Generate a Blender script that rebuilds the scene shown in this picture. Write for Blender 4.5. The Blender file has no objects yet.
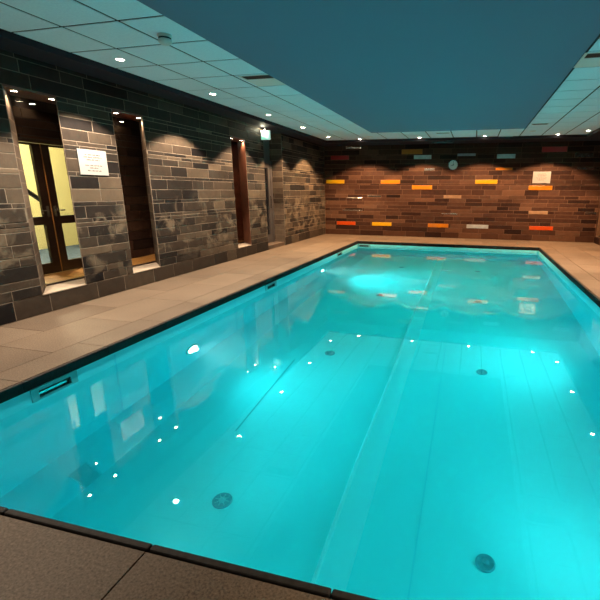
import bpy, bmesh, math, random
from mathutils import Vector, Matrix
rnd = random.Random(7)
sc = bpy.context.scene
C = sc.collection
PI = math.pi

# ------------------------------------------------------------------ key sizes
CAMH = 1.371
XL, XR, YF = -4.64, 3.33, 13.03           # wall faces
YB = -1.0                                  # how far the hall runs behind the camera
PL, PR, PN, PF = -3.105, 1.679, 1.121, 11.419   # pool opening
ZT, ZM, ZS = 2.763, 2.703, 2.605           # tile ceiling, dark margin, soffit
ZW, ZP = -0.14, -1.60                      # water level, pool floor
SK = 0.93                                  # skew of the window slots (dY per depth)
SILL, HEAD = 0.217, 2.362
SLOTS = [(3.525, 4.090), (4.860, 5.405), (7.680, 8.215)]
D0, D1 = 9.00, 9.95                        # recessed door

# ------------------------------------------------------------------ materials
def mat(name):
    m = bpy.data.materials.new(name); m.use_nodes = True
    nt = m.node_tree
    return m, nt, nt.nodes['Principled BSDF']
def simple(name, col, rough=0.5, metal=0.0, noise=0.0, scale=20, bump=0.0):
    m, nt, b = mat(name)
    b.inputs['Base Color'].default_value = (*col, 1)
    b.inputs['Roughness'].default_value = rough
    b.inputs['Metallic'].default_value = metal
    if rough >= .65: b.inputs['Specular IOR Level'].default_value = .12
    if noise or bump:
        tc = nt.nodes.new('ShaderNodeNewGeometry')
        n = nt.nodes.new('ShaderNodeTexNoise'); n.inputs['Scale'].default_value = scale
        n.inputs['Detail'].default_value = 5
        nt.links.new(tc.outputs['Position'], n.inputs['Vector'])
        if noise:
            r = nt.nodes.new('ShaderNodeValToRGB')
            r.color_ramp.elements[0].position = .3; r.color_ramp.elements[1].position = .7
            r.color_ramp.elements[0].color = (*[c*(1-noise) for c in col], 1)
            r.color_ramp.elements[1].color = (*[min(1, c*(1+noise)) for c in col], 1)
            nt.links.new(n.outputs['Fac'], r.inputs['Fac'])
            nt.links.new(r.outputs['Color'], b.inputs['Base Color'])
        if bump:
            bp = nt.nodes.new('ShaderNodeBump'); bp.inputs['Strength'].default_value = bump
            bp.inputs['Distance'].default_value = .01
            nt.links.new(n.outputs['Fac'], bp.inputs['Height'])
            nt.links.new(bp.outputs['Normal'], b.inputs['Normal'])
    return m
def emit(name, col, s):
    m, nt, b = mat(name)
    b.inputs['Base Color'].default_value = (.8, .8, .8, 1)
    b.inputs['Emission Color'].default_value = (*col, 1)
    b.inputs['Emission Strength'].default_value = s
    return m
def stone(name, ramp, stain=0.0, stain_col=(.12, .095, .068), attr=True, brick=False, rough=.62, zlo=.25, zhi=1.35):
    m, nt, b = mat(name); N = nt.nodes; L = nt.links
    geo = N.new('ShaderNodeNewGeometry')
    rp = N.new('ShaderNodeValToRGB'); cr = rp.color_ramp
    while len(cr.elements) < len(ramp): cr.elements.new(.5)
    for e, (p, c) in zip(cr.elements, ramp): e.position = p; e.color = (*c, 1)
    n1 = N.new('ShaderNodeTexNoise'); n1.inputs['Scale'].default_value = 9; n1.inputs['Detail'].default_value = 8
    n1.inputs['Roughness'].default_value = .65
    L.new(geo.outputs['Position'], n1.inputs['Vector'])
    add = N.new('ShaderNodeMath'); add.operation = 'MULTIPLY_ADD'
    add.inputs[1].default_value = .42; add.inputs[2].default_value = -.21
    L.new(n1.outputs['Fac'], add.inputs[0])
    tot = N.new('ShaderNodeMath'); tot.operation = 'ADD'; tot.use_clamp = True
    L.new(add.outputs[0], tot.inputs[0])
    if attr:
        a = N.new('ShaderNodeAttribute'); a.attribute_name = 'tone'
        L.new(a.outputs['Fac'], tot.inputs[1])
    else:
        tot.inputs[1].default_value = .5
    if brick:                                  # stone coursing on the reveals
        sep = N.new('ShaderNodeSeparateXYZ'); L.new(geo.outputs['Position'], sep.inputs[0])
        s = N.new('ShaderNodeMath'); s.operation = 'SUBTRACT'
        L.new(sep.outputs['Y'], s.inputs[0]); L.new(sep.outputs['X'], s.inputs[1])
        cmb = N.new('ShaderNodeCombineXYZ'); L.new(s.outputs[0], cmb.inputs['X']); L.new(sep.outputs['Z'], cmb.inputs['Y'])
        bt = N.new('ShaderNodeTexBrick'); bt.inputs['Scale'].default_value = 1
        bt.inputs['Brick Width'].default_value = .55; bt.inputs['Row Height'].default_value = .13
        bt.inputs['Mortar Size'].default_value = .005
        bt.inputs['Color1'].default_value = (.25, .25, .25, 1); bt.inputs['Color2'].default_value = (.75, .75, .75, 1)
        bt.inputs['Mortar'].default_value = (.9, .9, .9, 1)
        L.new(cmb.outputs[0], bt.inputs['Vector']); L.new(bt.outputs['Color'], tot.inputs[1])
    L.new(tot.outputs[0], rp.inputs['Fac'])
    out = rp.outputs['Color']
    if stain:
        n2 = N.new('ShaderNodeTexNoise'); n2.inputs['Scale'].default_value = 3.2; n2.inputs['Detail'].default_value = 6
        n2.inputs['Roughness'].default_value = .6; n2.inputs['Distortion'].default_value = .6
        L.new(geo.outputs['Position'], n2.inputs['Vector'])
        r2 = N.new('ShaderNodeMapRange'); r2.inputs['From Min'].default_value = .52; r2.inputs['From Max'].default_value = .62
        L.new(n2.outputs['Fac'], r2.inputs['Value'])
        sp = N.new('ShaderNodeSeparateXYZ'); L.new(geo.outputs['Position'], sp.inputs[0])
        up = N.new('ShaderNodeMapRange'); up.inputs['From Min'].default_value = zhi; up.inputs['From Max'].default_value = zhi-.35
        L.new(sp.outputs['Z'], up.inputs['Value'])
        lo = N.new('ShaderNodeMapRange'); lo.inputs['From Min'].default_value = zlo-.1; lo.inputs['From Max'].default_value = zlo+.25
        L.new(sp.outputs['Z'], lo.inputs['Value'])
        m1 = N.new('ShaderNodeMath'); m1.operation = 'MULTIPLY'; L.new(r2.outputs[0], m1.inputs[0]); L.new(up.outputs[0], m1.inputs[1])
        m2 = N.new('ShaderNodeMath'); m2.operation = 'MULTIPLY'; L.new(m1.outputs[0], m2.inputs[0]); L.new(lo.outputs[0], m2.inputs[1])
        m3 = N.new('ShaderNodeMath'); m3.operation = 'MULTIPLY'; L.new(m2.outputs[0], m3.inputs[0]); m3.inputs[1].default_value = stain
        mx = N.new('ShaderNodeMix'); mx.data_type = 'RGBA'
        L.new(m3.outputs[0], mx.inputs['Factor']); L.new(out, mx.inputs['A']); mx.inputs['B'].default_value = (*stain_col, 1)
        out = mx.outputs['Result']
    L.new(out, b.inputs['Base Color'])
    b.inputs['Roughness'].default_value = rough; b.inputs['Specular IOR Level'].default_value = .12
    bp = N.new('ShaderNodeBump'); bp.inputs['Strength'].default_value = .35; bp.inputs['Distance'].default_value = .012
    L.new(n1.outputs['Fac'], bp.inputs['Height']); L.new(bp.outputs['Normal'], b.inputs['Normal'])
    return m
LEFT_RAMP = [(0, (.006, .0052, .0058)), (.3, (.015, .0120, .0105)), (.6, (.037, .0275, .0205)), (1, (.088, .065, .045))]
FAR_RAMP = [(0, (.010, .004, .003)), (.3, (.022, .009, .006)), (.6, (.046, .021, .013)), (1, (.085, .043, .026))]
M = dict(
    stone=stone('slate_stone', LEFT_RAMP, stain=.8),
    reveal=stone('reveal_stone', [(0, (.012, .010, .009)), (.5, (.06, .043, .033)), (1, (.15, .115, .085))], stain=.5, attr=False, brick=True),
    farstone=stone('brown_slate_stone', FAR_RAMP),
    mortar=simple('lime_mortar', (.16, .128, .098), .9, noise=.25, scale=14),
    farmortar=simple('brown_mortar', (.105, .060, .038), .9, noise=.25, scale=14),
    tile=simple('ceiling_tile', (.72, .87, .98), .85, noise=.05, scale=60),  # blue tint of the pool's light is put into the tile colour
    tbar=simple('ceiling_grid_bar', (.035, .035, .04), .7),
    margin=simple('dark_plaster', (.026, .023, .030), .7),
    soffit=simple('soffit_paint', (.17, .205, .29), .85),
    white=simple('white_metal', (.75, .74, .72), .4),
    plastic=simple('white_plastic', (.7, .7, .68), .45),
    black=simple('black_void', (.006, .006, .007), .6),
    dark=simple('dark_grille', (.02, .022, .025), .5),
    lens=emit('warm_lamp_lens', (1, .84, .62), 70),
    nlens=emit('niche_lamp_lens', (1, .84, .66), 45),
    plens=emit('pool_lamp_lens', (1, .97, .92), 26),
    steel=simple('polished_steel', (.62, .62, .63), .22, 1.0, noise=.06, scale=6),
    ironwork=simple('dark_metal', (.05, .05, .055), .35, .6),
    darkwood=simple('dark_stained_wood', (.018, .008, .006), .3, noise=.3, scale=8),
    redwood=simple('red_stained_wood', (.095, .028, .016), .35, noise=.3, scale=8),
    copperwood=simple('copper_brown_wood', (.115, .045, .026), .4, noise=.25, scale=7),
    oak=simple('oak_boards', (.40, .19, .05), .4, noise=.25, scale=10),
    limestone=simple('pale_sill_stone', (.24, .20, .16), .7, noise=.12, scale=12, bump=.1),
    cream=simple('cream_wall_paint', (.80, .72, .36), .8),
    bluefloor=simple('blue_carpet', (.07, .10, .14), .9),
    paper=simple('notice_paper', (.29, .285, .28), .7),
    ink=simple('grey_ink', (.10, .085, .08), .8),
    clockface=simple('clock_face', (.60, .58, .54), .5),
    doorgrey=simple('grey_door_frame', (.05, .042, .04), .5),
    red=simple('red_glazed_tile', (.30, .010, .010), .3, noise=.1, scale=8),
    redor=simple('vermilion_glazed_tile', (.34, .040, .003), .3, noise=.1, scale=8),
    orange=simple('orange_glazed_tile', (.36, .125, .002), .3, noise=.1, scale=8),
    amber=simple('amber_glazed_tile', (.40, .23, .002), .3, noise=.1, scale=8),
    tan=simple('tan_glazed_tile', (.19, .12, .07), .3, noise=.2, scale=10),
    greyblue=simple('grey_blue_glazed_tile', (.24, .27, .30), .3, noise=.15, scale=10),
    aqua=simple('pale_aqua_glazed_tile', (.36, .46, .46), .25, noise=.2, scale=10),
    polished=simple('polished_dark_tile', (.30, .28, .27), .16, .95, noise=.35, scale=14),
    band=simple('dark_coping_stone', (.020, .019, .018), .66, noise=.3, scale=30),
    inlet=simple('inlet_plastic', (.05, .27, .33), .4),
    inletpale=simple('pale_inlet_plastic', (.14, .46, .50), .3),
    frame=simple('skimmer_plastic', (.20, .50, .52), .4),
    grille=simple('teal_grille', (.20, .70, .74), .5),
)
def liner():
    m, nt, b = mat('pool_liner'); N = nt.nodes; L = nt.links
    geo = N.new('ShaderNodeNewGeometry')
    n = N.new('ShaderNodeTexNoise'); n.inputs['Scale'].default_value = 1.4; n.inputs['Detail'].default_value = 4
    L.new(geo.outputs['Position'], n.inputs['Vector'])
    r = N.new('ShaderNodeValToRGB')
    r.color_ramp.elements[0].position = .3; r.color_ramp.elements[1].position = .7
    r.color_ramp.elements[0].color = (.24, .84, .885, 1); r.color_ramp.elements[1].color = (.26, .86, .905, 1)
    L.new(n.outputs['Fac'], r.inputs['Fac']); L.new(r.outputs['Color'], b.inputs['Base Color'])
    b.inputs['Roughness'].default_value = .6
    return m
M['liner'] = liner()
M['bead'] = simple('liner_weld_bead', (.85, .95, .96), .45)
M['weld'] = simple('liner_weld', (.62, .92, .95), .45)
M['seamdark'] = simple('dark_liner_seam', (.05, .45, .50), .6)
M['seam'] = simple('liner_seam', (.20, .76, .84), .6)
def water():
    m = bpy.data.materials.new('pool_water'); m.use_nodes = True; nt = m.node_tree; N = nt.nodes; L = nt.links
    N.clear(); o = N.new('ShaderNodeOutputMaterial')
    g = N.new('ShaderNodeBsdfGlass'); g.inputs['IOR'].default_value = 1.333; g.inputs['Roughness'].default_value = 0.0
    g.inputs['Color'].default_value = (1, 1, 1, 1)
    geo = N.new('ShaderNodeNewGeometry')
    n = N.new('ShaderNodeTexNoise'); n.inputs['Scale'].default_value = 1.6; n.inputs['Detail'].default_value = 2
    L.new(geo.outputs['Position'], n.inputs['Vector'])
    bp = N.new('ShaderNodeBump'); bp.inputs['Strength'].default_value = .02; bp.inputs['Distance'].default_value = .008
    L.new(n.outputs['Fac'], bp.inputs['Height']); L.new(bp.outputs['Normal'], g.inputs['Normal'])
    L.new(g.outputs[0], o.inputs['Surface'])
    ab = N.new('ShaderNodeVolumeAbsorption'); ab.inputs['Color'].default_value = (.0, .94, .975, 1); ab.inputs['Density'].default_value = 1.0
    vs = N.new('ShaderNodeVolumeScatter'); vs.inputs['Color'].default_value = (.9, 1, 1, 1); vs.inputs['Density'].default_value = .05
    vs.inputs['Anisotropy'].default_value = .3
    ad = N.new('ShaderNodeAddShader'); L.new(ab.outputs[0], ad.inputs[0]); L.new(vs.outputs[0], ad.inputs[1])
    L.new(ad.outputs[0], o.inputs['Volume'])
    return m
M['water'] = water()
def glass():
    m = bpy.data.materials.new('clear_glass'); m.use_nodes = True; nt = m.node_tree; N = nt.nodes; L = nt.links
    N.clear(); o = N.new('ShaderNodeOutputMaterial')
    t = N.new('ShaderNodeBsdfTransparent'); t.inputs[0].default_value = (.93, .93, .92, 1)
    g = N.new('ShaderNodeBsdfGlossy'); g.inputs['Roughness'].default_value = .02
    f = N.new('ShaderNodeFresnel'); gg = N.new('ShaderNodeNewGeometry')
    io = N.new('ShaderNodeMapRange'); io.inputs['To Min'].default_value = 1.45; io.inputs['To Max'].default_value = 1/1.45
    L.new(gg.outputs['Backfacing'], io.inputs['Value']); L.new(io.outputs[0], f.inputs['IOR'])
    mx = N.new('ShaderNodeMixShader'); L.new(f.outputs[0], mx.inputs[0]); L.new(t.outputs[0], mx.inputs[1]); L.new(g.outputs[0], mx.inputs[2])
    L.new(mx.outputs[0], o.inputs[0]); return m
M['glass'] = glass()
def slab_mat(name, lo, hi, grain):
    m, nt, b = mat(name); N = nt.nodes; L = nt.links
    geo = N.new('ShaderNodeNewGeometry')
    a = N.new('ShaderNodeAttribute'); a.attribute_name = 'tone'
    n = N.new('ShaderNodeTexNoise'); n.inputs['Scale'].default_value = 95; n.inputs['Detail'].default_value = 4; n.inputs['Roughness'].default_value = .7
    n2 = N.new('ShaderNodeTexNoise'); n2.inputs['Scale'].default_value = 2.2; n2.inputs['Detail'].default_value = 5
    for q in (n, n2): L.new(geo.outputs['Position'], q.inputs['Vector'])
    x = N.new('ShaderNodeMath'); x.operation = 'MULTIPLY_ADD'; x.inputs[1].default_value = grain; L.new(n.outputs['Fac'], x.inputs[0]); L.new(a.outputs['Fac'], x.inputs[2])
    y = N.new('ShaderNodeMath'); y.operation = 'MULTIPLY_ADD'; y.inputs[1].default_value = .5; L.new(n2.outputs['Fac'], y.inputs[0]); L.new(x.outputs[0], y.inputs[2])
    z = N.new('ShaderNodeMath'); z.operation = 'SUBTRACT'; z.inputs[1].default_value = .25+grain/2; z.use_clamp = True; L.new(y.outputs[0], z.inputs[0])
    r = N.new('ShaderNodeValToRGB'); r.color_ramp.elements[0].color = (*lo, 1); r.color_ramp.elements[1].color = (*hi, 1)
    L.new(z.outputs[0], r.inputs['Fac']); L.new(r.outputs['Color'], b.inputs['Base Color'])
    b.inputs['Roughness'].default_value = .6; b.inputs['Specular IOR Level'].default_value = .15
    bp = N.new('ShaderNodeBump'); bp.inputs['Strength'].default_value = .25; bp.inputs['Distance'].default_value = .003
    L.new(n.outputs['Fac'], bp.inputs['Height']); L.new(bp.outputs['Normal'], b.inputs['Normal'])
    return m
M['slab'] = slab_mat('granite_slab', (.040, .028, .020), (.135, .103, .075), 2.6)
M['grout'] = simple('deck_grout', (.10, .075, .055), .9)

# ------------------------------------------------------------------ mesh builder
class MB:
    def __init__(s): s.v = []; s.f = []; s.m = []; s.t = []; s.sm = []
    def face(s, pts, m=0, t=.5, smooth=False):
        k = len(s.v); s.v += [tuple(p) for p in pts]; s.f.append(tuple(range(k, k+len(pts)))); s.m.append(m); s.t.append(t); s.sm.append(smooth)
    def poly(s, V, F, m=0, t=.5, smooth=False):
        k = len(s.v); s.v += [tuple(p) for p in V]
        for f in F: s.f.append(tuple(k+i for i in f)); s.m.append(m); s.t.append(t); s.sm.append(smooth)
    def box(s, a, b, m=0, t=.5):
        (x0, y0, z0), (x1, y1, z1) = a, b
        V = [(x0,y0,z0),(x1,y0,z0),(x1,y1,z0),(x0,y1,z0),(x0,y0,z1),(x1,y0,z1),(x1,y1,z1),(x0,y1,z1)]
        s.poly(V, [(0,3,2,1),(4,5,6,7),(0,1,5,4),(1,2,6,5),(2,3,7,6),(3,0,4,7)], m, t)
    def bbox(s, a, b, bev, m=0, t=.5):      # box with every edge chamfered
        (x0,y0,z0),(x1,y1,z1) = a, b
        bm = bmesh.new(); bmesh.ops.create_cube(bm, size=1)
        for v in bm.verts: v.co = Vector(((x0+x1)/2+v.co.x*(x1-x0), (y0+y1)/2+v.co.y*(y1-y0), (z0+z1)/2+v.co.z*(z1-z0)))
        bmesh.ops.bevel(bm, geom=bm.edges[:], offset=bev, segments=2, affect='EDGES', profile=.5)
        bm.verts.index_update(); s.poly([v.co[:] for v in bm.verts], [[v.index for v in f.verts] for f in bm.faces], m, t); bm.free()
    def prism(s, plan, z0, z1, m=0, t=.5):  # plan counter-clockwise
        n = len(plan); V = [(x, y, z0) for x, y in plan] + [(x, y, z1) for x, y in plan]
        F = [tuple(range(n-1, -1, -1)), tuple(range(n, 2*n))] + [(i, (i+1) % n, n+(i+1) % n, n+i) for i in range(n)]
        s.poly(V, F, m, t)
    def lathe(s, prof, axis='z', seg=32, m=0, t=.5, o=(0,0,0), smooth=True, squash=1.0):
        V = []; F = []; n = len(prof)
        for i in range(seg):
            a = 2*PI*i/seg
            for r, h in prof:
                u, w = r*math.cos(a), r*math.sin(a)*squash
                p = {'z': (u, w, h), 'x': (h, u, w), 'y': (w, h, u)}[axis]
                V.append((p[0]+o[0], p[1]+o[1], p[2]+o[2]))
        for i in range(seg):
            j = (i+1) % seg
            for k in range(n-1): F.append((i*n+k, j*n+k, j*n+k+1, i*n+k+1))
        s.poly(V, F, m, t, smooth)
    def build(s, name, mats, parent=None, loc=None):
        me = bpy.data.meshes.new(name); me.from_pydata(s.v, [], s.f)
        if not isinstance(mats, (list, tuple)): mats = [mats]
        for q in mats: me.materials.append(q)
        me.polygons.foreach_set('material_index', s.m); me.polygons.foreach_set('use_smooth', s.sm)
        at = me.attributes.new('tone', 'FLOAT', 'FACE'); at.data.foreach_set('value', s.t)
        bm = bmesh.new(); bm.from_mesh(me); bmesh.ops.remove_doubles(bm, verts=bm.verts, dist=1e-6)
        bmesh.ops.recalc_face_normals(bm, faces=bm.faces); bm.to_mesh(me); bm.free()
        o = bpy.data.objects.new(name, me); C.objects.link(o)
        if parent: o.parent = parent
        if loc: o.location = loc
        return o
def struct(o): o['kind'] = 'structure'; return o
def tag(o, label, cat, group=None):
    o['label'] = label; o['category'] = cat
    if group: o['group'] = group
    return o
def thing(name, label, cat, loc=(0,0,0), rot=(0,0,0), group=None):
    o = bpy.data.objects.new(name, None); C.objects.link(o); o.location = loc; o.rotation_euler = rot
    o.empty_display_size = .1
    return tag(o, label, cat, group) if label else o
def lamp(name, typ, loc, energy, col, parent=None, size=None, blend=.3, radius=.03, rot=(0,0,0), area=None):
    d = bpy.data.lights.new(name, typ); d.energy = energy; d.color = col
    if typ == 'SPOT': d.spot_size = size; d.spot_blend = blend; d.shadow_soft_size = radius
    elif typ == 'POINT': d.shadow_soft_size = radius
    elif typ == 'AREA': d.shape = 'RECTANGLE'; d.size, d.size_y = area
    o = bpy.data.objects.new(name, d); C.objects.link(o); o.location = loc; o.rotation_euler = rot
    if parent: o.parent = parent
    return o
def dup(root, loc, label=None, group=None):
    r = root.copy(); C.objects.link(r); r.location = loc
    if label: r['label'] = label
    if group: r['group'] = group
    for ch in list(root.children):
        c = ch.copy(); C.objects.link(c); c.parent = r
        for g in list(ch.children):
            q = g.copy(); C.objects.link(q); q.parent = c
    return r

# ------------------------------------------------------------------ walls of laid stone
def courses(z0, z1, lo=.085, hi=.15, first=None):
    zs = [z0]
    if first: zs += first
    while zs[-1] < z1-hi*1.3: zs.append(zs[-1]+rnd.choice([lo, .5*(lo+hi), hi, .8*hi+.2*lo, hi, .8*hi+.2*lo]))
    zs.append(z1); return zs
def lay(mb, axis, plane, sgn, u0, u1, zs, holes, lmin, lmax, g=.009, mi=1):
    """bricks on a wall; holes = list of (ua, ub, za, zb) to leave out"""
    for za, zb in zip(zs, zs[1:]):
        if zb-za < .02: continue
        u = u0 - rnd.uniform(0, lmax)
        while u < u1:
            w = rnd.uniform(lmin, lmax)*(.7+.3*min(1.4, (zb-za)/.11))
            a, b = max(u, u0), min(u+w, u1); u += w
            if b-a < .03: continue
            parts = [(a, b, za, zb)]
            for (ha, hb, hz0, hz1) in holes:
                nxt = []
                for (p, q, r, s) in parts:
                    if q <= ha or p >= hb or s <= hz0+.004 or r >= hz1-.004: nxt.append((p, q, r, s)); continue
                    if p < ha: nxt.append((p, ha, r, s))
                    if q > hb: nxt.append((hb, q, r, s))
                    if r < hz0-.02: nxt.append((max(p, ha), min(q, hb), r, hz0))
                    if s > hz1+.02: nxt.append((max(p, ha), min(q, hb), hz1, s))
                parts = nxt
            t = min(1, max(0, rnd.gauss(.47, .2)))
            off = rnd.uniform(-.001, .002)
            for (p, q, r, s) in parts:
                if q-p < .025: continue
                p2, q2, r2, s2 = p+g/2, q-g/2, r+g/2, s-g/2
                f = plane+sgn*off; bk = plane-sgn*.02
                c = .002
                if axis == 'x':
                    R = [(bk, p2, r2), (bk, q2, r2), (bk, q2, s2), (bk, p2, s2)]
                    I = [(f, p2+c, r2+c), (f, q2-c, r2+c), (f, q2-c, s2-c), (f, p2+c, s2-c)]
                    m_ = [(f-sgn*c, p2, r2), (f-sgn*c, q2, r2), (f-sgn*c, q2, s2), (f-sgn*c, p2, s2)]
                else:
                    R = [(p2, bk, r2), (q2, bk, r2), (q2, bk, s2), (p2, bk, s2)]
                    I = [(p2+c, f, r2+c), (q2-c, f, r2+c), (q2-c, f, s2-c), (p2+c, f, s2-c)]
                    m_ = [(p2, f-sgn*c, r2), (q2, f-sgn*c, r2), (q2, f-sgn*c, s2), (p2, f-sgn*c, s2)]
                F = [(8, 9, 10, 11)]
                for i in range(4):
                    j = (i+1) % 4
                    F += [(i, j, 4+j, 4+i), (4+i, 4+j, 8+j, 8+i)]
                mb.poly(R+m_+I, F, mi, t)

# left wall: piers between skewed slots
BK = -5.02; dY = SK*(XL-BK); XM = XL-.009
w = MB()
def pier(ya, yb, sa=True, sb=True, z0=0, z1=ZM+.1):
    k = SK*(XM-BK)
    w.prism([(XM, ya), (XM, yb), (BK, yb+(k if sb else 0)), (BK, ya+(k if sa else 0))], z0, z1, 2)
pier(YB, SLOTS[0][0], False, True)
pier(SLOTS[0][1], SLOTS[1][0]); pier(SLOTS[1][1], SLOTS[2][0]); pier(SLOTS[2][1], D0, True, False); pier(D1, YF+.2, False, False)
for a, b in SLOTS: pier(a, b, z0=0, z1=SILL-.012); pier(a, b, z0=HEAD+.03)
zs = courses(0, ZM+.05, .05, .15, [.213, .325, .41])
holes = [(a, b, SILL-.004, HEAD) for a, b in SLOTS] + [(D0, D1, -.1, ZM+.2)]
# mortar face just behind the stones (skipping openings)
def mface(y0, y1, z0, z1): w.box((XM-.002, y0, z0), (XL-.0025, y1, z1), 0)
ys = [YB]
for a, b in SLOTS: mface(ys[-1], a, 0, ZM+.05); mface(a, b, 0, SILL-.012); mface(a, b, HEAD+.012, ZM+.05); ys.append(b)
mface(ys[-1], D0, 0, ZM+.05); mface(D1, YF+.05, 0, ZM+.05)
lay(w, 'x', XL, 1, YB, YF, zs, holes, .26, .66)
w.box((-5.0, D0-.1, -.05), (XL-.02, D1+.1, .085), 2)            # threshold block of the recess
struct(w.build('wall_left', [M['mortar'], M['stone'], M['reveal']]))

# far wall with its set-in coloured tiles
FZ = [0, .165, .305, .42, .52, .64, .75, .845, .95, 1.06, 1.165, 1.262, 1.42, 1.545, 1.585, 1.70, 1.83, 1.955, 2.04, 2.16, 2.28, 2.40, 2.43, 2.575, ZM+.05]
TILES = [  # x0, x1, z0, z1, material, label
    (-4.43, -3.84, 2.30, 2.42, 'red', 'dim red tile high in the left corner of the end wall'),
    (-2.20, -1.58, 2.43, 2.57, 'orange', 'dim orange tile in the top row, left of the clock'),
    (-1.83, -1.31, 2.29, 2.405, 'aqua', 'pale aqua tile just below the dim orange top-row tile'),
    (-1.51, -1.20, 1.965, 2.035, 'steel', 'small shiny steel tile left of and below the clock'),
    (-4.591, -3.988, 1.585, 1.70, 'amber', 'amber tile at the far left, at head height on the end wall'),
    (-2.825, -2.225, 1.585, 1.70, 'orange', 'orange tile at head height, second from the left corner'),
    (-1.857, -1.252, 1.42, 1.545, 'orange', 'orange tile below the clock and to its left'),
    (-4.255, -3.627, .305, .42, 'redor', 'red-orange tile low on the end wall at its left end'),
    (-3.086, -2.457, .305, .42, 'amber', 'amber tile low on the end wall beside the left red-orange one'),
    (-1.326, -.71, .305, .42, 'orange', 'orange tile low on the end wall, below the clock'),
    (-3.932, -3.40, 1.135, 1.165, 'steel', 'thin steel strip in the end wall below the leftmost amber tile'),
    (-3.24, -2.80, 1.18, 1.23, 'polished', 'dark polished tile at mid height under the second orange tile'),
    (-4.059, -3.398, .75, .785, 'steel', 'thin steel strip above the left red-orange tile'),
    (-.942, -.46, .705, .73, 'steel', 'thin steel strip above the low grey-blue tile'),
    (-.90, -.381, 1.165, 1.262, 'tan', 'tan tile at mid height directly below the clock'),
    (-.568, -.051, 2.36, 2.43, 'greyblue', 'slim grey-blue tile above and right of the clock'),
    (.529, 1.03, 2.28, 2.40, 'aqua', 'pale aqua tile near the ceiling at the right half'),
    (1.707, 2.352, 2.43, 2.575, 'red', 'deep red tile near the ceiling at the right'),
    (2.556, 3.016, 2.28, 2.40, 'polished', 'dark polished tile with glints, upper right of the end wall'),
    (.525, .986, 1.965, 2.035, 'orange', 'slim orange tile between the clock and the right notice'),
    (2.651, 3.231, 1.96, 2.035, 'polished', 'slim dark polished tile at the right end of the end wall'),
    (-.018, .604, 1.585, 1.705, 'amber', 'bright yellow-amber tile right of and below the clock'),
    (1.46, 2.086, 1.42, 1.545, 'orange', 'orange tile directly under the right notice'),
    (1.531, 2.041, .75, .845, 'tan', 'tan tile low on the right, above the red-orange one'),
    (-.179, .455, .305, .42, 'greyblue', 'grey-blue tile low in the middle of the end wall'),
    (1.587, 2.229, .305, .42, 'redor', 'red-orange tile low on the end wall at its right'),
    (3.00, 3.30, .79, .845, 'steel', 'thin steel strip at the right corner of the end wall'),
    (-3.933, -3.457, 2.62, 2.675, 'steel', 'slim steel tile tight under the ceiling at the left'),
]
w = MB()
w.box((XL-.4, YF+.0025, -.1), (XR+.3, YF+.3, ZM+.2), 0)
lay(w, 'y', YF, -1, XL, XR, FZ, [(a-.003, b+.003, c, d) for a, b, c, d, _, _ in TILES], .3, .75)
struct(w.build('wall_far', [M['farmortar'], M['farstone']]))
for a, b, c, d, mm, lab in TILES:
    q = MB(); q.bbox((-(b-a)/2+.004, -.006, -(d-c)/2+.003), ((b-a)/2-.004, .009, (d-c)/2-.003), .003)
    o = q.build('wall_tile', M[mm], None, ((a+b)/2, YF, (c+d)/2)); tag(o, lab, 'tile', 'coloured tiles set into the end wall')

# right wall with a slot window near the far corner
w = MB()
R0, R1 = 12.02, 12.93
w.box((XR+.009, YB, -.1), (XR+.3, R0, ZM+.2), 0); w.box((XR+.009, R1, -.1), (XR+.3, YF+.2, ZM+.2), 0)
w.box((XR+.009, R0, -.1), (XR+.3, R1, .20), 0); w.box((XR+.009, R0, 2.36), (XR+.3, R1, ZM+.2), 0)
lay(w, 'x', XR, -1, YB, YF, FZ, [(R0, R1, .20, 2.36)], .3, .75)
struct(w.build('wall_right', [M['farmortar'], M['farstone']]))
wr = thing('window_4', None, None, (XR, (R0+R1)/2, .2)); struct(wr)
q = MB(); h = (R1-R0)/2
q.box((.12, -h, 0), (.16, -h+.05, 2.16)); q.box((.12, h-.05, 0), (.16, h, 2.16)); q.box((.12, -h, 0), (.16, h, .05)); q.box((.12, -h, 2.11), (.16, h, 2.16))
q.build('window_frame', M['darkwood'], wr)
q = MB(); q.box((.135, -h+.05, .05), (.141, h-.05, 2.11)); q.build('pane', M['glass'], wr)
q = MB(); q.box((.0, -h, -.01), (.30, h, .0)); q.build('sill', M['limestone'], wr)
q = MB(); q.box((.29, -h-.1, -.1), (.30, h+.1, 2.3)); q.build('backing_panel', M['black'], wr)

# ------------------------------------------------------------------ deck
w = MB()
def slab(x0, y0, x1, y1, t=None):
    t = rnd.uniform(.3, .6) if t is None else t
    g = .0025; w.bbox((x0+g, y0+g, -.035), (x1-g, y1-g, 0), .0025, 1, t)
def run(a0, a1, off, step):
    k = a0-((a0-off) % step); r = []
    while k < a1-1e-6:
        p, q = max(k, a0), min(k+step, a1)
        if q-p > .02: r.append((p, q))
        k += step
    return r
cw = .31; NB = .028
XN0, XN1, YN0, YN1 = PL-NB, PR+NB, PN-.041, PF+NB
for y0, y1 in run(YN0, YN1, 2.09, .755): slab(XN0-cw, y0, XN0, y1); slab(XN1, y0, XN1+cw, y1)
for x0, x1 in run(XN0-cw, XN1+cw, -1.15, .755): slab(x0, YN0-cw, x1, YN0); slab(x0, YN1, x1, YN1+cw)
for i, (x0, x1) in enumerate([(XN0-cw-.61, XN0-cw), (XL, XN0-cw-.61)]):
    for y0, y1 in run(YN0-cw, YN1+cw, 1.7+.42*i, .9): slab(x0, y0, x1, y1)
for i, (x0, x1) in enumerate([(XN1+cw, XN1+cw+.61), (XN1+cw+.61, XR)]):
    for y0, y1 in run(YN0-cw, YN1+cw, 1.7+.42*i, .9): slab(x0, y0, x1, y1)
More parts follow.
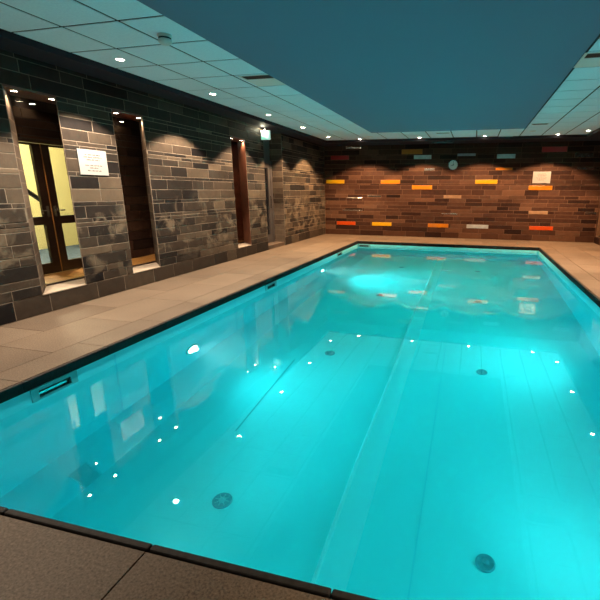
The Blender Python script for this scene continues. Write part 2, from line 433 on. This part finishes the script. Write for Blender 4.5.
for i, (y0, y1) in enumerate([(YN1+cw, YN1+cw+.61), (YN1+cw+.61, YF)]):
    for x0, x1 in run(XL, XR, .3+.42*i, .9): slab(x0, y0, x1, y1)
yy = YN0-cw; i = 0
while yy > YB:
    y0 = max(YB, yy-.61)
    for x0, x1 in run(XL, XR, .3+.42*i, .9): slab(x0, y0, x1, yy)
    yy = y0; i += 1
for a, b in [((XL-.4, YB), (XN0, YF+.1)), ((XN1, YB), (XR+.3, YF+.1)), ((XN0, YB), (XN1, YN0)), ((XN0, YN1), (XN1, YF+.1))]:
    w.box((*a, -.2), (*b, -.006), 0)
struct(w.build('floor', [M['grout'], M['slab']]))

# dark rounded nosing of the pool edge with its black joint
w = MB()
def bar(x0, y0, x1, y1): w.bbox((x0, y0, -.085), (x1, y1, -.001), .008)
gj = .012
xs = [PL-NB+.003, -2.66, -1.905, -1.15, -.395, .36, 1.115, PR+NB-.003]
for a, b in zip(xs, xs[1:]):
    bar(a+.0015, YN0+gj, b-.0015, PN); bar(a+.0015, PF, b-.0015, YN1-.004)
for y0, y1 in run(PN, PF, 2.09, .755): bar(PL-NB+.004, y0+.0015, PL, y1-.0015); bar(PR, y0+.0015, PR+NB-.004, y1-.0015)
struct(w.build('trim_1', M['band']))

# ------------------------------------------------------------------ pool basin
SKIM = [2.315, 6.03, 9.70]
w = MB()
def hole_wall(u0, u1, z0, z1, holes, f):
    us = sorted({u0, u1, *[h[0] for h in holes], *[h[1] for h in holes]}); zz = sorted({z0, z1, *[h[2] for h in holes], *[h[3] for h in holes]})
    for a, b in zip(us, us[1:]):
        for c, d in zip(zz, zz[1:]):
            if any(a >= h[0]-1e-6 and b <= h[1]+1e-6 and c >= h[2]-1e-6 and d <= h[3]+1e-6 for h in holes): continue
            w.face([f(a, c), f(b, c), f(b, d), f(a, d)])
ZL = -.083; ZC0, XC0 = -1.36, -2.80
hole_wall(PN, PF, ZC0, ZL, [(y-.14, y+.14, -.215, -.098) for y in SKIM], lambda u, z: (PL, u, z))
w.face([(PL, PN, ZC0), (PL, PF, ZC0), (XC0, PF, ZP), (XC0, PN, ZP)])
w.face([(XC0, PN, ZP), (XC0, PF, ZP), (PR, PF, ZP), (PR, PN, ZP)])
w.face([(PR, PN, ZP), (PR, PF, ZP), (PR, PF, ZL), (PR, PN, ZL)])
for Y in (PN, PF): w.face([(PL, Y, ZL), (PL, Y, ZC0), (XC0, Y, ZP), (PR, Y, ZP), (PR, Y, ZL)])
basin = struct(w.build('pool_basin', M['liner']))
for f in basin.data.polygons: pass
# welded liner strips and seams on the pool floor
q = MB()
def ribbon(x0, y0, x1, y1, wd, z0, z1): q.prism([(x0-wd/2, y0), (x0+wd/2, y0), (x1+wd/2, y1), (x1-wd/2, y1)], z0, z1)
ribbon(-.72, PN, -.75, PF, .20, ZP, ZP+.003); 
q.build('weld_strip', M['weld'], basin)
q = MB(); n = 60
for i in range(n):
    a, b = PN+(PF-PN)*i/n, PN+(PF-PN)*(i+1)/n
    fx = lambda y: -.835+.012*math.sin(y*1.7)+.02*(y-PN)/(PF-PN)
    q.poly([(fx(a)-.018, a, ZP), (fx(a)+.018, a, ZP), (fx(a), a, ZP+.024), (fx(b)-.018, b, ZP), (fx(b)+.018, b, ZP), (fx(b), b, ZP+.024)], [(0, 2, 5, 3), (2, 1, 4, 5)], smooth=True)
q.build('weld_bead', M['bead'], basin)
q = MB(); q2 = MB(); q2.prism([(-2.076, 3.15), (-2.064, 3.15), (-2.079, 4.6), (-2.091, 4.6)], ZP, ZP+.005); q2.build('floor_seam', M['seamdark'], basin); ribbon(-.225, PN, -.26, PF, .012, ZP, ZP+.004)
q.build('floor_seam', M['seam'], basin)
q = MB()
for y in (2.9, 4.95, 7.1, 9.2): q.box((PL, y-.008, ZC0), (PL+.003, y+.008, ZL-.02))
q.build('wall_seam', M['seam'], basin)

# water: its sides run a little into the basin
w = MB(); e = .02
w.box((PL-e, PN-e, ZP-.05), (PR+e, PF+e, ZW))
o = w.build('pool_water', M['water']); o['kind'] = 'stuff'; tag(o, 'clear turquoise water filling the lit swimming pool', 'water')

# skimmers in the left pool wall
def skimmer(loc, label, along='y'):
    t = thing('pool_skimmer', label, 'skimmer', loc, (0, 0, 0) if along == 'y' else (0, 0, -PI/2), 'skimmers at the waterline')
    q = MB(); W, H, w0, h0 = .19, .085, .135, .055
    for a, b in [((-W, -H), (W, -h0)), ((-W, h0), (W, H)), ((-W, -h0), (-w0, h0)), ((w0, -h0), (W, h0))]:
        q.box((0, a[0], a[1]), (.012, b[0], b[1]))
    q.build('frame', M['frame'], t)
    if along == 'y':
        q = MB()
        q.face([(-.16, -w0, -h0), (-.16, w0, -h0), (-.16, w0, h0), (-.16, -w0, h0)])
        for z in (-h0, h0): q.face([(-.16, -w0, z), (-.16, w0, z), (.002, w0, z), (.002, -w0, z)])
        for y in (-w0, w0): q.face([(-.16, y, -h0), (-.16, y, h0), (.002, y, h0), (.002, y, -h0)])
        q.build('throat', M['dark'], t)
        q = MB(); q.bbox((-.05, -w0+.004, -h0+.002), (-.035, w0-.004, -.004), .004); q.build('weir_flap', M['frame'], t)
    else:
        q = MB(); q.box((.001, -w0, -h0), (.004, w0, h0)); q.build('throat', M['dark'], t)
    return t
skimmer((PL, SKIM[0], -.165), 'rectangular skimmer in the pool wall nearest the camera')
skimmer((PL, SKIM[1], -.165), 'skimmer halfway along the left pool wall, by the third slot window')
skimmer((PL, SKIM[2], -.165), 'skimmer near the far end of the left pool wall')
skimmer((-2.93, PF-.001, -.165), 'small skimmer in the end pool wall at its left corner', 'x')

# underwater lamps; those in the right and near walls are added, unseen fill
def pool_lamp(loc, rot, label, energy, cone=128):
    t = thing('underwater_light', label, 'pool light', loc, (0, 0, rot), 'underwater pool lights')
    q = MB(); q.lathe([(.085, 0), (.115, 0), (.12, .008), (.115, .018), (.09, .02), (.085, .012)], 'x', 32); q.build('trim_ring', M['white'], t)
    q = MB(); q.lathe([(0.0005, .014), (.05, .012), (.086, .006)], 'x', 32); q.build('lens', M['plens'], t)
    lamp('pool_spot', 'SPOT', (.03, 0, 0), energy, (1, .97, .90), t, math.radians(cone), 1.0, .05, (0, math.radians(-98), 0))
    return t
PE = 212
pool_lamp((PL, 3.97, -1.0), 0, 'lit underwater lamp in the left pool wall opposite the second slot window', PE*.85, 120)
pool_lamp((PL, 8.45, -1.0), 0, 'lit underwater lamp towards the far end of the left pool wall', PE*2.4, 118)
pool_lamp((PR, 5.2, -.9), PI, 'added underwater fill lamp in the right pool wall just outside the view', PE*.9, 155)  # unseen lamp added to even out the pool light
pool_lamp((PR, 2.4, -.9), PI, 'added underwater fill lamp in the right pool wall beside the near right corner', PE*.32, 140)  # second added fill on this wall, also out of view
pool_lamp((-1.5, PN, -1.0), PI/2, 'added underwater fill lamp hidden below the near pool edge, left', PE*.7, 80)  # hidden lamp added to throw light towards the far end
pool_lamp((.75, PN, -1.0), PI/2, 'added underwater fill lamp hidden below the near pool edge, right', PE*.9, 80)  # added like its left neighbour, brightens far floor and right wall

# round inlets on the pool floor
def inlet(loc, label, pale=False):
    t = thing('floor_inlet', label, 'inlet', loc, (0, 0, rnd.uniform(0, 1)), 'round inlets on the pool floor')
    q = MB(); k_ = .8 if pale else .7; q.lathe([(r_*k_, h_) for r_, h_ in [(.095, 0), (.095, .008), (.088, .014), (.074, .015), (.072, .008), (.0005, .008)]], 'z', 28); q.build('rim', M['inlet'], t)
    q = MB(); q.lathe([(.032*k_, .008), (.032*k_, .018), (.026*k_, .022), (.0005, .023)], 'z', 20)
    for k in range(8):
        a = k*PI/4; c, s_ = math.cos(a), math.sin(a)
        q.poly([(k_*(c*R_-s_*T_), k_*(s_*R_+c*T_), .016) for R_, T_ in ((.03, .005), (.03, -.005), (.073, -.005), (.073, .005))], [(0, 1, 2, 3)])
    q.build('vanes', M['inletpale' if pale else 'inlet'], t)
IN = [(-1.745, 2.40), (-1.71, 4.89), (-1.60, 7.45), (-1.60, 9.95), (.24, 2.41), (.232, 4.87), (.19, 7.48), (.19, 9.95)]
LB = ['pale-vaned inlet on the pool floor nearest the camera, left row', 'dark round inlet second along the left row of the pool floor',
      'dark round inlet third along the left row of the pool floor', 'dark round inlet at the far end of the left row',
      'dark round inlet on the pool floor nearest the camera, right row', 'dark round inlet second along the right row of the pool floor',
      'dark round inlet third along the right row of the pool floor', 'dark round inlet at the far end of the right row']
for i, (x, y) in enumerate(IN): inlet((x, y, ZP), LB[i], i == 0)

# square suction grille low on the left pool side
sl = math.atan2(ZC0-ZP, XC0-PL)
t = thing('suction_grille', 'square teal suction grille low on the left pool side near the camera', 'grille', (-2.875, 2.245, ZP+(ZC0-ZP)*(-2.875-XC0)/(PL-XC0)), (0, sl, 0))
q = MB()
for a, b in [((-.13, -.11), (.13, -.09)), ((-.13, .09), (.13, .11)), ((-.13, -.09), (-.11, .09)), ((.11, -.09), (.13, .09))]: q.box((*a, 0), (*b, .012))
q.build('frame', M['grille'], t)
q = MB()
for k in range(9): q.box((-.11+.0245*k, -.09, .002), (-.11+.0245*k+.014, .09, .008))
q.build('slats', M['grille'], t)
q = MB(); q.box((-.11, -.09, .0), (.11, .09, .001)); q.build('backing', M['grille'], t); t.scale = (.72, .72, 1)

# ------------------------------------------------------------------ ceiling
w = MB(); TX0, TX1, TY1 = -4.25, 2.60, 12.10
w.box((TX0, YB, ZT+.005), (TX1, TY1, ZT+.09), 0)
gx = [TX0, -3.66, -3.06, -2.46, -1.86, -1.26, -.66, -.06, .48, 1.01, 1.54, 2.07, TX1]
gy = [YB]+[3.4+.6*k for k in range(-7, 15) if YB+.05 < 3.4+.6*k < TY1-.05]+[TY1]
for a, b in zip(gx, gx[1:]):
    for c, d in zip(gy, gy[1:]): w.box((a+.014, c+.013, ZT), (b-.014, d-.013, ZT+.02), 1, rnd.uniform(.4, .6))
struct(w.build('ceiling', [M['tbar'], M['tile']]))
w = MB()
w.box((XL-.4, YB, ZM), (TX0, YF+.1, ZM+.2)); w.box((TX1, YB, ZM), (XR+.2, YF+.1, ZM+.2)); w.box((TX0, TY1, ZM), (TX1, YF+.1, ZM+.2))
struct(w.build('trim_2', M['margin']))
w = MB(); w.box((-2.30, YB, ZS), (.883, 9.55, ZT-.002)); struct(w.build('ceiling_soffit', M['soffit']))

# recessed downlights
WARM = (1, .76, .52); FARW = (1, .55, .27)
def make_downlight(loc, label, group, energy, col, cone=108):
    t = thing('downlight', label, 'downlight', loc, (0, 0, 0), group)
    q = MB(); q.lathe([(.038, .0), (.052, -.004), (.058, -.003), (.06, .001), (.038, .001)], 'z', 28); q.build('trim_ring', M['white'], t)
    q = MB(); q.lathe([(.0005, -.0015), (.04, -.001)], 'z', 24); q.build('lens', M['lens'], t)
    lamp('downlight_spot', 'SPOT', (0, 0, -.012), energy, col, t, math.radians(cone), .22, .02)
    return t
LE = 620
ordn = ['nearest the camera', 'second', 'third', 'fourth', 'fifth, in the far corner']
for i, y in enumerate([4.32, 6.07, 7.88, 9.58, 11.34]):
    make_downlight((-3.92, y, ZT), 'warm ceiling downlight along the left wall, '+(ordn[i] if i in (0, 4) else ordn[i]+' from the camera'), 'downlights along the left wall', LE, (1, .80-.048*i, .60-.075*i))
for y in (2.55, .8): make_downlight((-3.92, y, ZT), 'ceiling downlight of the left row before the first slot window' if y > 2 else 'ceiling downlight of the left row beside the camera', 'downlights along the left wall', LE*.7, (1, .80, .60))
fl = ['at the left end', 'left of the clock', 'right of the clock', 'above the right notice']
for i, x in enumerate([-3.22, -1.54, .14, 1.90]):
    make_downlight((x, 11.98, ZT), 'warm ceiling downlight washing the end wall, '+fl[i], 'downlights along the end wall', LE*.8, FARW, 122)
rl = ['in the far right corner', 'second from the far right corner', 'third from the far right corner', 'fourth from the far right corner', 'fifth from the far right corner', 'sixth from the far right corner', 'at the near right']
for i, y in enumerate([11.40, 9.61, 7.85, 6.09, 4.33, 2.57, .8]):
    make_downlight((2.46, y, ZT), 'ceiling downlight along the right wall, '+rl[i], 'downlights along the right wall', LE, FARW if i < 2 else (1, .66, .40) if i < 5 else WARM)

# vents, detectors and speakers in the ceiling
def vent(x0, x1, label):
    t = thing('ceiling_vent', label, 'vent', ((x0+x1)/2, 5.5, ZT), (0, 0, 0), 'air vents beside the soffit'); h = (x1-x0)/2
    q = MB(); q.box((-h, -.09, -.006), (h, .27, .001)); q.box((-h, -.27, -.006), (h, -.25, .001)); q.box((-h, -.25, -.006), (-h+.03, -.09, .001)); q.box((h-.03, -.25, -.006), (h, -.09, .001))
    q.build('plate', M['white'], t)
    q = MB(); q.box((-h+.03, -.25, -.003), (h-.03, -.09, -.002)); q.build('slot', M['black'], t)
    q = MB()
    for k in range(3): q.box((-h+.03, -.225+.045*k, -.005), (h-.03, -.22+.045*k, -.001))
    q.build('louvre', M['dark'], t)
vent(-3.0, -2.47, 'ceiling air vent tucked against the left edge of the soffit')
vent(1.0, 1.55, 'ceiling air vent against the right edge of the soffit')
t = thing('smoke_detector', 'white round smoke detector on a ceiling tile near the camera', 'smoke detector', (-2.90, 3.78, ZT))
q = MB(); q.lathe([(.0005, 0), (.062, 0), (.065, -.016), (.057, -.022)], 'z', 32); q.build('base', M['plastic'], t)
q = MB(); q.lathe([(.054, -.02), (.054, -.04), (.062, -.044), (.058, -.066), (.038, -.08), (.0005, -.082)], 'z', 32); q.build('sensor_head', M['plastic'], t)
q = MB(); q.lathe([(.055, -.024), (.0555, -.038)], 'z', 32); q.build('sensor_slot', M['dark'], t)
for i, (x, y, lab) in enumerate([(-2.79, 11.46, 'small round white ceiling speaker at the far left of the tiles'), (1.227, 11.21, 'small round white ceiling speaker at the far right of the tiles')]):
    t = thing('ceiling_speaker', lab, 'speaker', (x, y, ZT), (0, 0, 0), 'small round ceiling speakers')
    q = MB(); q.lathe([(.07, .001), (.075, -.006), (.06, -.009), (.058, -.004)], 'z', 28); q.build('rim', M['white'], t)
    q = MB(); q.lathe([(.058, -.004), (.0005, -.007)], 'z', 28); q.build('mesh_cover', M['plastic'], t)
for x, y, wd, lab in [(-.87, 11.14, .17, 'small dark ceiling grille above the clock'), (1.233, 10.12, .17, 'small grey ceiling grille right of the soffit')]:
    t = thing('ceiling_grille', lab, 'grille', (x, y, ZT), (0, 0, 0), 'small ceiling grilles')
    q = MB()
    for a, b in [((-wd, -.08), (wd, -.065)), ((-wd, .065), (wd, .08)), ((-wd, -.065), (-wd+.02, .065)), ((wd-.02, -.065), (wd, .065))]: q.box((*a, -.006), (*b, .001))
    q.build('frame', M['plastic'], t)
    q = MB()
    for k in range(5): q.box((-wd+.02, -.06+.026*k, -.004), (wd-.02, -.05+.026*k, .001))
    q.build('slats', M['ironwork'], t)
t = thing('linear_grille', 'slim grey linear grille in the dark ceiling margin above the clock', 'grille', (-.955, 12.55, ZM))
q = MB(); q.bbox((-.29, -.10, -.02), (.29, .10, .001), .004); q.build('frame', M['steel'], t)
q = MB()
for k in range(4): q.box((-.27, -.075+.045*k, -.022), (.27, -.06+.045*k, -.019))
q.build('slats', M['ironwork'], t)
q = MB(); q.bbox((-.185, -.012, -.022), (.185, .001, .022), .003)
tag(q.build('edge_plate', M['steel'], None, (.665, TY1, 2.772)), 'short pale metal plate on the ceiling edge right of the clock', 'plate')

# ------------------------------------------------------------------ slot windows
def slot_window(i, a, b, label):
    r = thing('window_%d' % (i+1), None, None, (XL, (a+b)/2, SILL)); struct(r)
    y0, y1 = a-(a+b)/2, b-(a+b)/2
    def quad(d0, d1, i0=0.0): return [(-d0, y0+SK*d0+i0), (-d0, y1+SK*d0-i0), (-d1, y1+SK*d1-i0), (-d1, y0+SK*d1+i0)]
    D = XL-BK
    q = MB(); q.prism(quad(-.004, D), -.012, .0); q.build('stone_sill', M['limestone'], r)
    q = MB(); q.prism(quad(0, D), HEAD-SILL, HEAD-SILL+.03); q.build('head_panel', M['redwood'], r)
    q = MB(); q.prism(quad(D-.02, D-.012, .0), .005, HEAD-SILL); q.build('pane', M['glass'], r)
    q = MB()
    q.prism(quad(D-.03, D, .0), .0, .02)
    q.build('pane_bead', M['darkwood'], r)
    # jamb linings: timber in the third slot
    if i == 2:
        q = MB(); q.prism([(-.004, y1+SK*.004-.012), (-.004, y1+SK*.004), (-D, y1+SK*D), (-D, y1+SK*D-.012)], .0, HEAD-SILL); q.build('jamb_lining', M['copperwood'], r)
    return r
for i, (a, b) in enumerate(SLOTS): slot_window(i, a, b, '')
def niche_light(x, y, z, label, e=1.3, cone=128):
    t = thing('niche_spotlight', label, 'spotlight', (x, y, z), (0, 0, 0), 'small spotlights in the window heads')
    q = MB(); q.lathe([(.026, 0), (.034, -.004), (.038, -.003), (.04, .001), (.026, .001)], 'z', 24); q.build('trim_ring', M['steel'], t)
    q = MB(); q.lathe([(.0005, -.002), (.027, -.0015)], 'z', 20); q.build('lens', M['nlens'], t)
    lamp('niche_spot', 'SPOT', (0, 0, -.01), e, (1, .68, .42), t, math.radians(cone), .5, .015)
nm = ['first', 'second', 'third']
for i, (a, b) in enumerate(SLOTS):
    d = .12
    niche_light(XL-d, a+SK*d+.085, HEAD, 'left one of two spotlights in the head of the %s slot window' % nm[i], 32)
    niche_light(XL-d, b+SK*d-.06, HEAD, 'right one of two spotlights in the head of the %s slot window' % nm[i], 32)

# ------------------------------------------------------------------ passage behind the slots
XD = -5.65; CY0, CY1 = 2.4, 8.95
w = MB(); w.box((XD-.15, CY0, SILL-.1), (BK, CY1, SILL-.002)); struct(w.build('floor_passage', M['oak']))
w = MB(); w.box((XD-.15, CY0, HEAD), (BK, CY1, HEAD+.2)); struct(w.build('ceiling_passage', M['margin']))
DA, DB, DT = 3.86, 5.30, 2.0               # lit double door
w = MB()
w.box((XD-.15, CY0, SILL), (XD, DA, HEAD)); w.box((XD-.15, DB, SILL), (XD, CY1, HEAD)); w.box((XD-.15, DA, DT), (XD, DB, HEAD))
lay(w, 'x', XD+.01, 1, CY0, CY1, courses(SILL, HEAD, .1, .17), [(DA, DB, SILL, DT), (7.0, CY1, SILL, HEAD)], .35, .7)
w.box((XD, 7.0, SILL), (XD+.012, CY1, HEAD), 2)
struct(w.build('wall_passage', [M['black'], M['farstone'], M['redwood']]))
w = MB(); w.box((XD-.15, CY0-.1, SILL-.1), (BK, CY0, HEAD+.1)); struct(w.build('wall_passage_near', M['black']))
w = MB(); w.box((XD-.15, CY1-.03, SILL-.1), (BK-.01, CY1, HEAD+.1)); struct(w.build('wall_passage_end', M['redwood']))
niche_light(-5.25, 4.30, HEAD, 'spotlight in the passage ceiling above the lit glazed doors', 22, 80)
niche_light(-5.25, 5.66, HEAD, 'spotlight in the passage ceiling behind the second slot window', 22, 70)
niche_light(-5.25, 8.55, HEAD, 'added spotlight in the passage ceiling behind the third slot window', 14, 80)  # extra lamp put in to brighten the red interior behind this slot
d1 = thing('door_1', None, None, (XD-.05, (DA+DB)/2, SILL)); struct(d1)
H = DT-SILL; hw = (DB-DA)/2
q = MB(); q.box((-.05, -hw, 0), (.05, -hw+.05, H)); q.box((-.05, hw-.05, 0), (.05, hw, H)); q.box((-.05, -hw+.05, H-.045), (.05, hw-.05, H)); q.build('door_frame', M['darkwood'], d1)
MID = 4.655-(DA+DB)/2
for s, (ya, yb) in (('l', (-hw+.05, MID-.004)), ('r', (MID+.004, hw-.05))):
    L = thing('door_leaf', None, None, (0, 0, 0)); L.parent = d1
    st = .115; q = MB()
    q.box((-.02, ya, .005), (.02, ya+st, H-.05)); q.box((-.02, yb-st, .005), (.02, yb, H-.05))
    for z0, z1 in ((.005, .15), (.675, .785), (H-.075, H-.05)): q.box((-.02, ya+st, z0), (.02, yb-st, z1))
    q.build('leaf_frame', M['darkwood'], L)
    q = MB(); q.box((-.004, ya+st, .15), (.004, yb-st, .675)); q.box((-.004, ya+st, .785), (.004, yb-st, H-.075)); q.build('leaf_glass', M['glass'], L)
    q = MB(); hy = yb-.05 if s == 'l' else ya+.05; dr = -1 if s == 'l' else 1
    q.bbox((.02, hy-.02, .78), (.026, hy+.02, .92), .002); q.bbox((.026, hy-.009, .855), (.06, hy+.009, .873), .003)
    q.bbox((.05, min(hy, hy+dr*.12), .856), (.064, max(hy, hy+dr*.12), .872), .004)
    q.build('door_handle', M['steel'], L)
q = MB(); q.box((.021, MID-.006, .01), (.026, MID+.006, H-.05)); q.build('meeting_bead', M['oak'], d1)
# lit lobby behind the doors
w = MB()
w.box((-8.3, 3.0, 0), (-8.2, 8.4, 2.6)); w.box((-8.3, 2.9, 0), (XD-.15, 3.0, 2.6)); w.box((-8.3, 8.4, 0), (XD-.15, 8.5, 2.6)); 
struct(w.build('wall_lobby', M['cream']))
w = MB(); w.box((-8.3, 2.9, .1), (XD-.15, 8.5, SILL-.003)); struct(w.build('floor_lobby', M['bluefloor']))
w = MB(); w.box((-8.3, 2.9, 2.55), (XD-.15, 8.5, 2.65)); struct(w.build('ceiling_lobby', M['tile']))
t = thing('ceiling_lamp', 'round glowing ceiling lamp in the lobby behind the glazed doors', 'lamp', (-7.0, 5.2, 2.55))
q = MB(); q.lathe([(.0005, 0), (.2, 0), (.2, -.03), (.18, -.04)], 'z', 32); q.build('base', M['white'], t)
q = MB(); q.lathe([(.18, -.035), (.15, -.07), (.08, -.09), (.0005, -.095)], 'z', 32); q.build('shade', emit('lobby_shade', (1, .85, .55), 3), t)
lamp('lobby_lamp', 'POINT', (0, 0, -.25), 430, (1, .84, .55), t, radius=.15)
t = thing('handrail', 'dark sloping handrail seen through the left pane of the lit doors', 'handrail', (-6.6, 4.75, SILL))
q = MB()
def tube(p0, p1, r, seg=10):
    p0, p1 = Vector(p0), Vector(p1); d = (p1-p0).normalized(); a = d.orthogonal().normalized(); b = d.cross(a); V = []
    for p in (p0, p1):
        for k in range(seg): V.append(p+(a*math.cos(2*PI*k/seg)+b*math.sin(2*PI*k/seg))*r)
    q.poly(V, [(k, (k+1) % seg, seg+(k+1) % seg, seg+k) for k in range(seg)]+[tuple(range(seg)), tuple(range(2*seg-1, seg-1, -1))], smooth=False)
tube((0, -.25, 1.55), (0, .55, .95), .035); q.build('rail', M['ironwork'], t)
q = MB(); tube((0, .52, 0), (0, .52, .98), .022); tube((0, -.2, 0), (0, -.2, 1.52), .022); q.build('post', M['ironwork'], t)

# ------------------------------------------------------------------ recessed door by the exit sign
d2 = thing('door_2', None, None, (-4.95, (D0+D1)/2, .085)); struct(d2)
h = (D1-D0)/2; HH = 1.98
q = MB()
q.box((-.05, -h, 0), (.02, -h+.06, HH)); q.box((-.05, h-.09, 0), (.02, h, HH)); q.box((-.05, -h+.06, HH-.06), (.02, h-.09, HH)); q.box((-.05, -h, HH), (-.02, h, 2.62))
q.build('door_frame', M['doorgrey'], d2)
L = thing('door_leaf', None, None); L.parent = d2
q = MB(); ya, yb = -h+.065, h-.095
q.box((-.03, ya, .01), (.01, ya+.09, HH-.065)); q.box((-.03, yb-.11, .01), (.01, yb, HH-.065)); q.box((-.03, ya+.09, .01), (.01, yb-.11, .2)); q.box((-.03, ya+.09, HH-.17), (.01, yb-.11, HH-.065))
q.build('leaf_frame', M['doorgrey'], L)
q = MB(); q.box((-.012, ya+.09, .2), (-.006, yb-.11, HH-.17)); q.build('leaf_glass', M['glass'], L)
q = MB(); q.bbox((.01, yb-.07, .85), (.05, yb-.05, 1.15), .005); q.build('door_handle', M['steel'], L)
q = MB(); q.box((-.30, -h, 0), (-.28, h, 2.6)); q.build('backing_panel', M['doorgrey'], d2)

# exit sign on the dark margin
t = thing('exit_sign', 'small lit green exit sign hanging from the ceiling above the recessed door', 'sign', (-4.52, 8.90, 2.535))
q = MB(); q.bbox((-.105, -.018, -.095), (.105, .018, .095), .004); q.build('housing', emit('sign_housing', (.75, 1, .92), .5), t)
q = MB(); q.box((-.098, -.0205, -.088), (.098, -.0185, .088)); q.build('green_face', emit('sign_green', (.015, .62, .36), .9), t)
q = MB(); yq = -.022
def fl2(pts): q.face([(x*.88, yq, z) for x, z in pts])
fl2([(.03, -.07), (.085, -.07), (.085, .07), (.03, .07)])                       # doorway
fl2([(-.10, -.012), (-.07, .018), (-.07, .006), (-.045, .006), (-.045, -.03), (-.07, -.03), (-.07, -.042)])   # arrow
q.lathe([(.0005, yq), (.013, yq)], 'y', 14, o=(.005, 0, .05))
fl2([(-.012, .035), (.014, .03), (.012, -.01), (-.012, -.01)]); fl2([(.012, .03), (.03, .008), (.024, .002), (.01, .018)])
fl2([(-.012, .033), (-.03, .012), (-.024, .008), (-.01, .02)]); fl2([(.0, -.01), (.012, -.01), (.026, -.035), (.02, -.065), (.012, -.063), (.014, -.036)])
fl2([(-.012, -.01), (.002, -.01), (-.008, -.04), (-.034, -.06), (-.038, -.052), (-.018, -.036)])
q.build('running_figure', emit('sign_white', (.9, 1, .96), 1.3), t)
q = MB(); q.bbox((-.012, -.012, .095), (.012, .012, ZM-2.535), .002); q.build('hanger', M['ironwork'], t)
lamp('sign_glow', 'POINT', (-.04, -.04, .115), 4.5, (1, .93, .62), t, radius=.02)

# ------------------------------------------------------------------ notices and clock
def notice(loc, rz, wd, ht, label, lines):
    t = thing('notice_sign', label, 'notice', loc, (0, 0, rz), 'printed wall notices')
    q = MB(); q.box((-wd/2, -.006, -ht/2), (wd/2, .0, ht/2)); q.build('sheet', M['paper'], t)
    r2 = random.Random(3)
    for z, half in lines:
        q = MB()
        x = -half*wd
        while x < half*wd:
            l = r2.uniform(.02, .055)*wd/.41*1.1; l = min(l, half*wd-x)
            k = x
            while k < x+l-.003:            # little upright letter strokes
                ww = r2.uniform(.005, .009); hh = r2.uniform(.5, 1)*.016
                q.box((k, -.0072, z*ht-.007), (min(k+ww, x+l), -.0058, z*ht-.007+hh)); k += ww+.003
            x += l+.012
        q.build('text_line', M['ink'], t)
notice((XL+.005, 4.453, 1.69), PI/2, .415, .298, 'white printed notice on the left wall between the first two slot windows',
       [(.30, .27), (.20, .32), (.10, .22), (-.12, .30), (-.22, .16), (-.33, .24)])
notice((1.777, YF-.004, 1.765), 0, .465, .315, 'white printed notice on the end wall above an orange tile',
       [(.30, .20), (.21, .26), (.12, .22), (-.03, .30), (-.13, .24), (-.23, .18)])
t = thing('wall_clock', 'round white wall clock with dark hands on the end wall', 'clock', (-.67, YF-.004, 2.116))
R = .138
q = MB(); q.lathe([(R-.016, -.034), (R-.006, -.04), (R, -.03), (R, 0), (.0005, 0)], 'y', 40); q.build('case', M['steel'], t)
q = MB(); q.lathe([(R-.012, -.03), (.0005, -.03)], 'y', 40); q.build('face', M['clockface'], t)
for k in range(12):
    q = MB(); a = k*PI/6; c, s_ = math.cos(a), math.sin(a); r0, r1, hw2 = R*.68, R*.8, .0035
    q.face([(s_*r0+c*hw2, -.0315, c*r0-s_*hw2), (s_*r1+c*hw2, -.0315, c*r1-s_*hw2), (s_*r1-c*hw2, -.0315, c*r1+s_*hw2), (s_*r0-c*hw2, -.0315, c*r0+s_*hw2)]); q.build('hour_mark', M['black'], t)
def hand(nm, ang, ln, wd, y):
    q = MB(); c, s_ = math.cos(ang), math.sin(ang)
    P = [(s_*r+c*x, c*r-s_*x) for r, x in ((-.02, wd), (ln, wd*.6), (ln, -wd*.6), (-.02, -wd))]
    V = [(x, y, z) for x, z in P]+[(x, y-.002, z) for x, z in P]
    q.poly(V, [(0, 1, 2, 3), (7, 6, 5, 4), (0, 4, 5, 1), (1, 5, 6, 2), (2, 6, 7, 3), (3, 7, 4, 0)]); q.build(nm, M['black'], t)
hand('minute_hand', .05, R*.72, .006, -.032); hand('hour_hand', -2.0, R*.45, .008, -.035)

# ------------------------------------------------------------------ world, camera, view
wd = bpy.data.worlds.new('dim_world'); sc.world = wd; wd.use_nodes = True
wd.node_tree.nodes['Background'].inputs[0].default_value = (.35, .42, .5, 1); wd.node_tree.nodes['Background'].inputs[1].default_value = .02
cam = bpy.data.cameras.new('camera'); co = bpy.data.objects.new('camera', cam); C.objects.link(co)
f, px, py = 417.54, 363.65, 300.0; pitch, roll, yaw = -.255796, .006606, .251013
fw = Vector((-math.sin(yaw)*math.cos(pitch), math.cos(yaw)*math.cos(pitch), math.sin(pitch)))
r0 = Vector((math.cos(yaw), math.sin(yaw), 0)); u0 = r0.cross(fw)
r = r0*math.cos(roll)+u0*math.sin(roll); u = -r0*math.sin(roll)+u0*math.cos(roll)
mt = Matrix((r, u, -fw)).transposed().to_4x4(); mt.translation = (0, 0, CAMH); co.matrix_world = mt
cam.sensor_width = 36; cam.lens = f/600*36; cam.shift_x = -(px-300)/600; cam.shift_y = (py-300)/600
cam.clip_start = .02; cam.clip_end = 100
sc.camera = co
vs = sc.view_settings; vs.view_transform = 'Standard'; vs.look = 'None'; vs.gamma = 1; vs.use_curve_mapping = False; vs.exposure = 0
cy = sc.cycles
cy.max_bounces = 14; cy.diffuse_bounces = 6; cy.glossy_bounces = 5; cy.transmission_bounces = 8; cy.volume_bounces = 1; cy.transparent_max_bounces = 12
cy.caustics_refractive = True; cy.caustics_reflective = False; cy.sample_clamp_indirect = 6; cy.blur_glossy = .5
cy.use_denoising = True
try: cy.denoiser = 'OPENIMAGEDENOISE'
except Exception: pass
